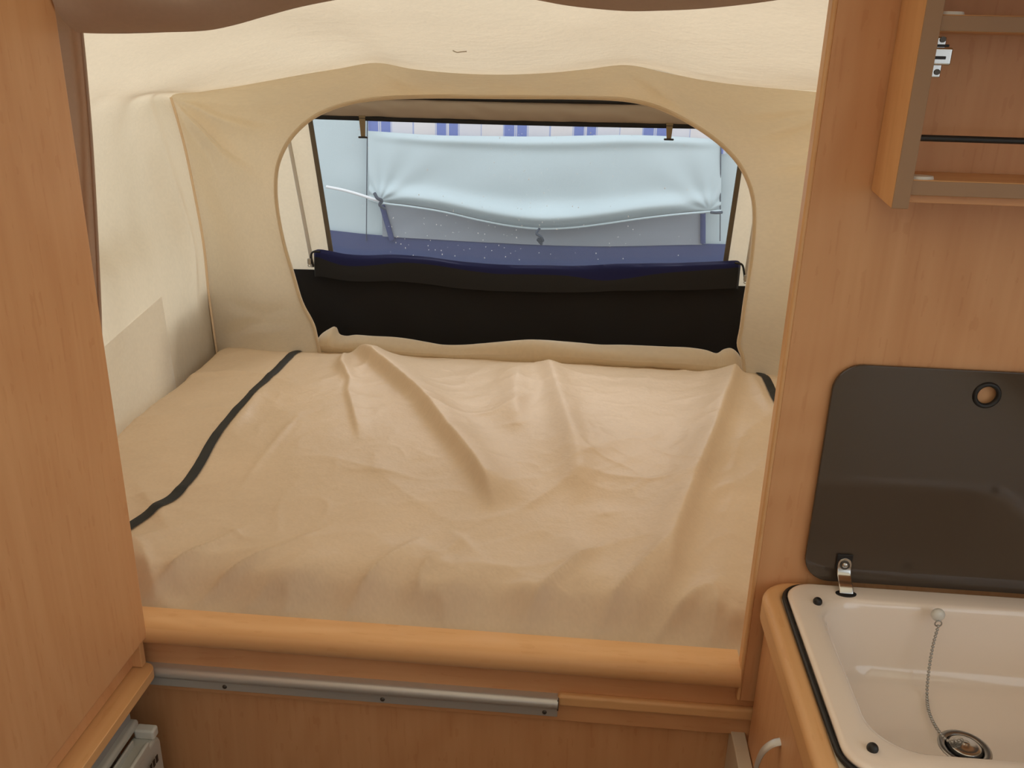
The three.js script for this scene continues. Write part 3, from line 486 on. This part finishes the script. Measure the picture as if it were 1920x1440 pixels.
{
  const rings = [[-0.004, -0.004, 0.034, 0.0035], [0, 0, 0.035, 0.0035], [0.0, 0.0, 0.035, 0.007], [-0.002, -0.002, 0.034, 0.0095], [-0.006, -0.006, 0.033, 0.011], [-0.022, -0.020, 0.038, 0.011], [-0.031, -0.029, 0.048, 0.0098], [-0.0345, -0.0325, 0.052, 0.0075], [-0.037, -0.035, 0.054, 0.003], [-0.041, -0.039, 0.055, -0.012], [-0.049, -0.047, 0.056, -0.05], [-0.054, -0.052, 0.056, -0.07], [-0.060, -0.058, 0.052, -0.082], [-0.072, -0.070, 0.045, -0.088], [-0.10, -0.095, 0.04, -0.090], [-0.15, -0.122, 0.03, -0.091], [-0.1905, -0.137, 0.0279, -0.0915]];
  const n = 10, SS = 12, K = 4 * (n + SS), pos = [], idx = [];
  const dense4 = (l) => { const o = []; for (let q = 0; q < 4; q++) { for (let i = 0; i <= n; i++) o.push(l[q * (n + 1) + i]); const a = l[q * (n + 1) + n], b = l[((q + 1) % 4) * (n + 1)]; for (let i = 1; i < SS; i++) o.push([lerp(a[0], b[0], i / SS), lerp(a[1], b[1], i / SS)]); } return o; };
  rings.forEach(([dx, dz, r, y], j) => { const w = j / (rings.length - 1), cx = j > 13 ? lerp(SX, 0.47, (j - 13) / 3) : SX, cz = j > 13 ? lerp(SZ, -0.86, (j - 13) / 3) : SZ; dense4(rrect(cx, cz, SHX + dx, SHZ + dz, r, n)).forEach(([x, z]) => pos.push(x, WT + y, z)); });
  for (let j = 0; j < rings.length - 1; j++) for (let i = 0; i < K; i++) { const a = j * K + i, b = j * K + (i + 1) % K, c = a + K, d = b + K; idx.push(a, d, b, a, c, d); }
  const g = new THREE.BufferGeometry(); g.setAttribute('position', new THREE.Float32BufferAttribute(pos, 3)); g.setIndex(idx); g.computeVertexNormals();
  part(sink, 'basin', g, M.enamel);
  // black sealing gasket under the rim
  const gl = rrect(SX, SZ, SHX + 0.003, SHZ + 0.003, 0.037, 10).map(([x, z]) => V(x, WT + 0.0025, z)); gl.push(gl[0].clone());
  part(sink, 'gasket', new THREE.TubeGeometry(new THREE.CatmullRomCurve3(gl.slice(0, -1), true, 'centripetal'), 240, 0.0032, 6, true), M.rubber, 'black sealing gasket');
  const bk = atY(1533, 1128, WT + 0.0125), bf = atY(1636, 1403, WT + 0.0125);
  for (const [x, z] of [[bk.x, bk.z], [bf.x, bf.z], [0.68, bk.z], [0.68, bf.z]]) part(sink, 'bumper', new THREE.SphereGeometry(0.0058, 16, 10).translate(x, WT + 0.0125, z), M.rubber, 'black rubber bumper');
  part(sink, 'hinge_slot', new THREE.CylinderGeometry(0.0085, 0.0085, 0.002, 24).scale(1.55, 1, 0.8).translate(0.358, WT + 0.0108, -1.008), M.rubber, 'black hinge slot');
  const lathe = (pts) => new THREE.LatheGeometry(pts.map(([x, y]) => new THREE.Vector2(x, y)), 40).translate(0.47, WT - 0.092, -0.86);
  part(sink, 'drain', lathe([[0.0001, -0.004], [0.018, -0.004], [0.020, 0.0], [0.022, 0.0022], [0.0265, 0.003], [0.029, 0.0015], [0.0295, -0.001]]), M.steel, 'steel drain ring');
}
const plug = thing('sink_plug', 'steel sink plug on a ball chain lying in the drain', 'plug');
{
  const lathe = (pts) => new THREE.LatheGeometry(pts.map(([x, y]) => new THREE.Vector2(x, y)), 36).translate(0.47, WT - 0.092, -0.86);
  part(plug, 'stopper', lathe([[0.0001, 0.009], [0.004, 0.009], [0.005, 0.006], [0.013, 0.0055], [0.0172, 0.0045], [0.018, 0.002]]), M.chrome);
  part(plug, 'seal', lathe([[0.0175, 0.0045], [0.0192, 0.003], [0.0195, 0.0], [0.018, -0.002]]), M.rubber, 'black rubber seal');
  const hp = atZ(1757, 1150, -0.982);
  const hook = part(plug, 'anchor_knob', new THREE.SphereGeometry(0.0085, 20, 14).scale(1, 1, 0.75).translate(hp.x, hp.y, hp.z + 0.003), M.whitePlastic, 'white chain anchor knob');
  part(hook, 'loop', new THREE.TorusGeometry(0.004, 0.0009, 6, 16).translate(hp.x, hp.y - 0.009, hp.z + 0.009), M.steel);
  const cp = [V(hp.x, hp.y - 0.012, hp.z + 0.010), atZ(1749, 1212, -0.965), atZ(1741, 1262, -0.952), atY(1738, 1300, WT - 0.083), atY(1742, 1335, WT - 0.086), atY(1758, 1368, WT - 0.085), atY(1780, 1390, WT - 0.082), V(0.466, WT - 0.082, -0.862)];
  const c = curve(cp), n = Math.floor(c.getLength() / 0.0043), bead = new THREE.SphereGeometry(0.0021, 8, 6);
  const im = new THREE.InstancedMesh(bead, M.steel, n); const mt = new THREE.Matrix4(); for (let i = 0; i < n; i++) { const p = c.getPointAt(i / (n - 1)); mt.makeTranslation(p.x, p.y, p.z); im.setMatrixAt(i, mt); } im.name = 'ball_chain'; im.userData = { kind: 'stuff', label: 'fine steel ball chain' }; plug.add(shadows(im));
}
const lid = thing('tinted_glass_cover', 'dark tinted glass sink lid hinged up against the partition', 'sink lid');
{
  const w0 = 0.309, w1 = 0.69, y0 = 0.905, y1 = 1.206, hole = []; for (let i = 0; i < 32; i++) { const a = -i / 32 * 2 * Math.PI; hole.push([0.490 + 0.0125 * Math.cos(a), 1.176 + 0.0125 * Math.sin(a)]); }
  const g = extrudeShape(rrect((w0 + w1) / 2, (y0 + y1) / 2, (w1 - w0) / 2, (y1 - y0) / 2, 0.034, 10), 0.005, 0.001, [hole]); g.translate(0, 0, -1.0405);
  const pane = part(lid, 'glass_panel', g, M.tinted); pane.geometry.applyMatrix4(new THREE.Matrix4().makeTranslation(0, -0.905, 1.036).premultiply(new THREE.Matrix4().makeRotationX(-0.006)).premultiply(new THREE.Matrix4().makeTranslation(0, 0.905, -1.036)));
  part(lid, 'finger_grommet', new THREE.TorusGeometry(0.0138, 0.003, 10, 36).scale(1, 1, 1.2).translate(0.490, 1.176, -1.0385), M.rubber, 'black finger hole grommet');
  const bx = 0.3585, hc = curve([V(bx, 0.944, -1.0325), V(bx, 0.93, -1.0322), V(bx, 0.922, -1.029), V(bx, 0.917, -1.022), V(bx, 0.913, -1.014), V(bx, 0.907, -1.0085), V(bx, 0.903, -1.0075)]);
  const br = part(lid, 'hinge_bracket', surf(40, 16, (u, v) => { const p = hc.getPoint(u), t = hc.getTangent(u), n = V(0, -t.z, t.y), b = v * 2 * Math.PI, cx = Math.sign(Math.cos(b)) * Math.pow(Math.abs(Math.cos(b)), 0.35), sx = Math.sign(Math.sin(b)) * Math.pow(Math.abs(Math.sin(b)), 0.35); const e = u < 0.12 ? Math.sqrt(1 - Math.pow(1 - u / 0.12, 2)) * 0.9 + 0.1 : 1; return p.addScaledVector(n, 0.0011 * sx).add(V(0.0088 * cx * e, 0, 0)); }), M.chrome, 'bent chrome hinge bracket');
  part(br, 'bolt_head', new THREE.SphereGeometry(0.0042, 16, 10).scale(1, 1, 0.6).translate(bx, 0.934, -1.0305), M.chrome);
  part(br, 'washer', new THREE.CylinderGeometry(0.0062, 0.0062, 0.0012, 24).rotateX(Math.PI / 2).translate(bx, 0.934, -1.0308), M.screw, 'dark washer');
  part(lid, 'bracket_pad', board(bx - 0.0105, bx + 0.0095, 0.926, 0.948, -1.0354, -1.0335, 0.0008), M.rubber, 'black pad behind the bracket');
}
// ---- open wall cupboard
const cup = thing('wall_cupboard', 'open shallow beech wall cupboard on the partition above the sink', 'cupboard');
{
  const zf = -0.962, zb = -1.044;
  const side = [[zb, 1.4135], [zb + 0.004, 1.4115], [zf - 0.004, 1.404], [zf, 1.407], [zf, 1.68], [zb, 1.68]];
  const g = extrudeShape(side.map(([z, y]) => [z, y]), 0.016, 0.001).rotateY(-Math.PI / 2); g.translate(0.333, 0, 0);
  part(cup, 'side_panel', uvm(g, 'y', 0.1), M.woodLight);
  part(cup, 'side_panel', uvm(g.clone().translate(0.243, 0, 0), 'y', 0.4), M.woodLight);
  part(cup, 'edge_band', board(0.5595, 0.5765, 1.405, 1.68, zf - 0.0005, zf + 0.0012, 0.0006, 'y'), M.edging, 'dull brown edge banding');
  part(cup, 'edge_band', board(0.3165, 0.3335, 1.405, 1.68, zf - 0.0005, zf + 0.0012, 0.0006, 'y'), M.edging, 'dull brown edge banding');
  for (const [y0, y1] of [[1.4185, 1.4345], [1.577, 1.5925]]) { const s = part(cup, 'shelf', board(0.333, 0.56, y0, y1, zb, zf - 0.003, 0.001, 'x', y0), M.woodLight); part(s, 'edge_band', board(0.333, 0.56, y0 + 0.0005, y1 - 0.0008, zf - 0.0035, zf - 0.0018, 0.0006, 'x'), M.edging, 'dull brown edge banding'); }
  part(cup, 'lower_lip', board(0.333, 0.56, 1.410, 1.4185, zb, zf - 0.010, 0.001, 'x', 0.6), M.wood);
  part(cup, 'added_shade_locker', board(0.317, 0.97, 1.70, 1.87, -1.044, -0.66, 0.003, 'x', 0.7), M.woodLight);  // unseen locker, added to shade the partition top and the open shelves
  part(cup, 'top_panel', board(0.333, 0.56, 1.664, 1.68, zb, zf, 0.001, 'x', 0.6), M.woodLight);
  part(cup, 'retaining_bar', new THREE.CylinderGeometry(0.0033, 0.0033, 0.227, 14).rotateZ(Math.PI / 2).translate(0.4465, 1.476, zf - 0.008), M.rubber, 'black retaining bar');
  // concealed hinge on the inside of the side panel
  const h = part(cup, 'hinge', board(0.333, 0.352, 1.546, 1.5625, -0.982, -0.968, 0.002), M.chrome, 'silver concealed hinge');
  part(h, 'mounting_plate', board(0.333, 0.3475, 1.534, 1.5725, -0.988, -0.978, 0.0015), M.chrome);
  part(h, 'hinge_slot', board(0.334, 0.346, 1.5515, 1.5545, -0.9685, -0.9672, 0.0005), M.rubber, 'dark slot');
  part(h, 'hinge_slot', board(0.333, 0.350, 1.5630, 1.5655, -0.9785, -0.975, 0.0005), M.rubber, 'dark slot');
  for (const y of [1.5395, 1.5700]) part(h, 'screw', new THREE.CylinderGeometry(0.0028, 0.0028, 0.0016, 18).rotateX(Math.PI / 2).translate(0.3435, y, -0.9775), M.screw, 'dark screw head');
  for (const y of [1.4350, 1.5930]) part(cup, 'shelf_clip', new THREE.CylinderGeometry(0.0125, 0.0135, 0.003, 28).scale(1, 1, 0.8).translate(0.346, y + 0.001, -0.978), M.whitePlastic, 'off-white shelf fixing disc');
}

// ================================================================== OUTSIDE: neighbouring awning
const ZA = -3.8;
const aw = thing('awning_tent', 'pale grey-blue tent outside the window with navy lower band', 'tent');
{
  const A = (x, y, d = 0) => atZ(x, y, ZA + d);
  part(aw, 'front_wall', surf(60, 40, (u, v) => { const x = lerp(-2.4, 1.9, u), y = lerp(-0.45, 1.5, v); return V(x, y, ZA + 0.008 * nz(x * 3, y * 3)); }, 4, 2.3), M.awning);
  part(aw, 'roof', surf(10, 10, (u, v) => V(lerp(-2.4, 1.9, u), lerp(1.5, 2.0, v), lerp(ZA, ZA - 2, v)), 4, 2), M.awning);
  for (const x of [-2.4, 1.9]) part(aw, 'end_wall', surf(2, 2, (u, v) => V(x, lerp(-0.45, lerp(1.5, 2.0, u), v), lerp(ZA, ZA - 2, u)), 2, 2), M.awning);
  const by = curve([[560, 424], [622, 430], [700, 438], [800, 444], [900, 450], [1010, 455], [1120, 458], [1200, 457], [1290, 455], [1370, 456], [1450, 458]].map(([x, y]) => A(x, y)));
  const yAt = (x) => { let lo = 0, hi = 1; for (let i = 0; i < 24; i++) { const m = (lo + hi) / 2; by.getPoint(m).x < x ? lo = m : hi = m; } return by.getPoint(lo).y; };
  part(aw, 'lower_band', surf(100, 10, (u, v) => { const x = lerp(-2.4, 1.9, u), t = yAt(x); return V(x, lerp(-0.44, t, v), ZA + 0.02 + 0.006 * nz(x * 4, v * 3)); }, 4, 1.3), M.awningNavy, 'navy lower band');
  // window of the tent, mostly covered by a flap
  part(aw, 'window_film', surf(40, 6, (u, v) => { const a = A(lerp(718, 1322, u), 380), x = a.x, b = yAt(x) - 0.004; return V(x, lerp(b, A(900, 380).y, v), ZA + 0.026 + 0.004 * nz(x * 7, v * 4)); }), M.awningGrey, 'grey clear window film');
  const low = curve([[690, 372], [704, 377], [718, 380], [760, 384], [830, 395], [900, 411], [960, 422], [1010, 427], [1070, 425], [1130, 418], [1200, 408], [1270, 400], [1320, 396], [1340, 394], [1353, 390]].map(([x, y]) => A(x, y, 0.05)));
  const upp = curve([[688, 246], [740, 249], [800, 253], [900, 255], [1010, 256], [1100, 254], [1180, 253], [1260, 256], [1320, 260], [1354, 262]].map(([x, y]) => A(x, y, 0.05)));
  const k1 = A(712, 377, 0.05), k2 = A(1330, 396, 0.05);
  part(aw, 'window_flap', surf(150, 70, (u, v) => {
    const a = upp.getPoint(u), b = low.getPoint(u), p = b.lerp(a, v), mid = Math.sin(Math.PI * u);
    const belly = 0.055 * Math.pow(Math.sin(Math.PI * clamp(0.12 + 0.88 * (1 - v))), 0.8) * mid;
    const bag = 0.07 * Math.exp(-Math.pow((v - 0.13) / 0.11, 2)) * Math.pow(mid, 1.5);
    const e1 = V(p.x - k1.x, p.y - k1.y, 0), r1 = Math.hypot(e1.x, e1.y), e2 = V(k2.x - p.x, p.y - k2.y, 0), r2 = Math.hypot(e2.x, e2.y);
    const rad = 0.0055 * Math.sin(Math.atan2(e1.y, e1.x) * 11) * Math.exp(-r1 * 3.5) * smooth(0, 0.06, r1) + 0.005 * Math.sin(Math.atan2(e2.y, e2.x) * 10 + 1) * Math.exp(-r2 * 3.5) * smooth(0, 0.06, r2);
    p.z = ZA + 0.03 + belly * 0.6 + bag + rad + 0.02 * Math.exp(-Math.pow((v - 0.93) / 0.06, 2)) * mid + 0.006 * nz(p.x * 5, p.y * 5, 3); return p;
  }, 1.3, 0.4), M.awning, 'pale window flap sagging into a curved roll');
  part(aw, 'flap_cord', tube([[690, 374], [718, 381], [760, 386], [830, 397], [900, 413], [960, 424], [1012, 429], [1070, 427], [1130, 420], [1200, 410], [1270, 402], [1330, 397], [1352, 395]].map(([x, y]) => A(x, y, 0.075)), 0.0045, 120, 6), M.awning);
  for (const x of [689, 1352]) part(aw, 'seam', tube([A(x, 225, 0.032), A(x - 1, 330, 0.03), A(x - 2, 452, 0.03)], 0.0022, 20, 5), M.cordGrey, 'stitched seam');
  part(aw, 'guy_cord', tube([A(612, 350, 0.09), A(650, 358, 0.1), A(712, 377, 0.11)], 0.0065, 20, 6), M.cordWhite, 'white cord');
  part(aw, 'knot', tube([A(702, 362, 0.12), A(708, 372, 0.13), A(716, 376, 0.12), A(712, 384, 0.12), A(722, 392, 0.11)], 0.007, 30, 6), M.cordGrey, 'dark cord knot');
  part(aw, 'knot', tube([A(1012, 428, 0.12), A(1006, 438, 0.13), A(1014, 444, 0.13), A(1018, 452, 0.12), A(1008, 448, 0.12), A(1016, 458, 0.11)], 0.006, 40, 6), M.cordGrey, 'dark cord knot');
  part(aw, 'knot', tube([A(1332, 398, 0.10), A(1344, 399, 0.10), A(1354, 398, 0.09)], 0.006, 12, 6), M.cordGrey, 'dark cord end');
  for (const [a, b] of [[[716, 384], [735, 450]], [[1318, 400], [1318, 456]]]) part(aw, 'film_border', tube([A(...a, 0.032), A((a[0] + b[0]) / 2, (a[1] + b[1]) / 2, 0.032), A(...b, 0.032)], 0.012, 12, 6), M.awningNavy, 'navy border of the tent window');
}
const sc = thing('striped_curtain', 'blue and white striped curtain at the top of the outside tent', 'curtain');
{
  const tex = toTex(512, 8, (u) => { const r = u * 5.2 % 1, k = (a, b) => r > a && r < b; if (k(0.02, 0.16) || k(0.20, 0.34)) return [122, 138, 204]; if (k(0.0, 0.012) || k(0.17, 0.185) || k(0.35, 0.36) || k(0.67, 0.682)) return [170, 182, 224]; return k(0.36, 0.67) ? [232, 230, 236] : [238, 232, 232]; }, true);
  const a = atZ(690, 262, ZA + 0.02), b = atZ(1362, 264, ZA + 0.02);
  part(sc, 'cloth', surf(200, 4, (u, v) => V(lerp(a.x, b.x, u), lerp(a.y - 0.01, a.y + 0.35, v), ZA + 0.024 + 0.006 * Math.sin(u * 90) * 0.5), 1, 1), P({ map: tex, roughness: 0.9, side: THREE.DoubleSide }));
}

renderer.render(scene, camera);
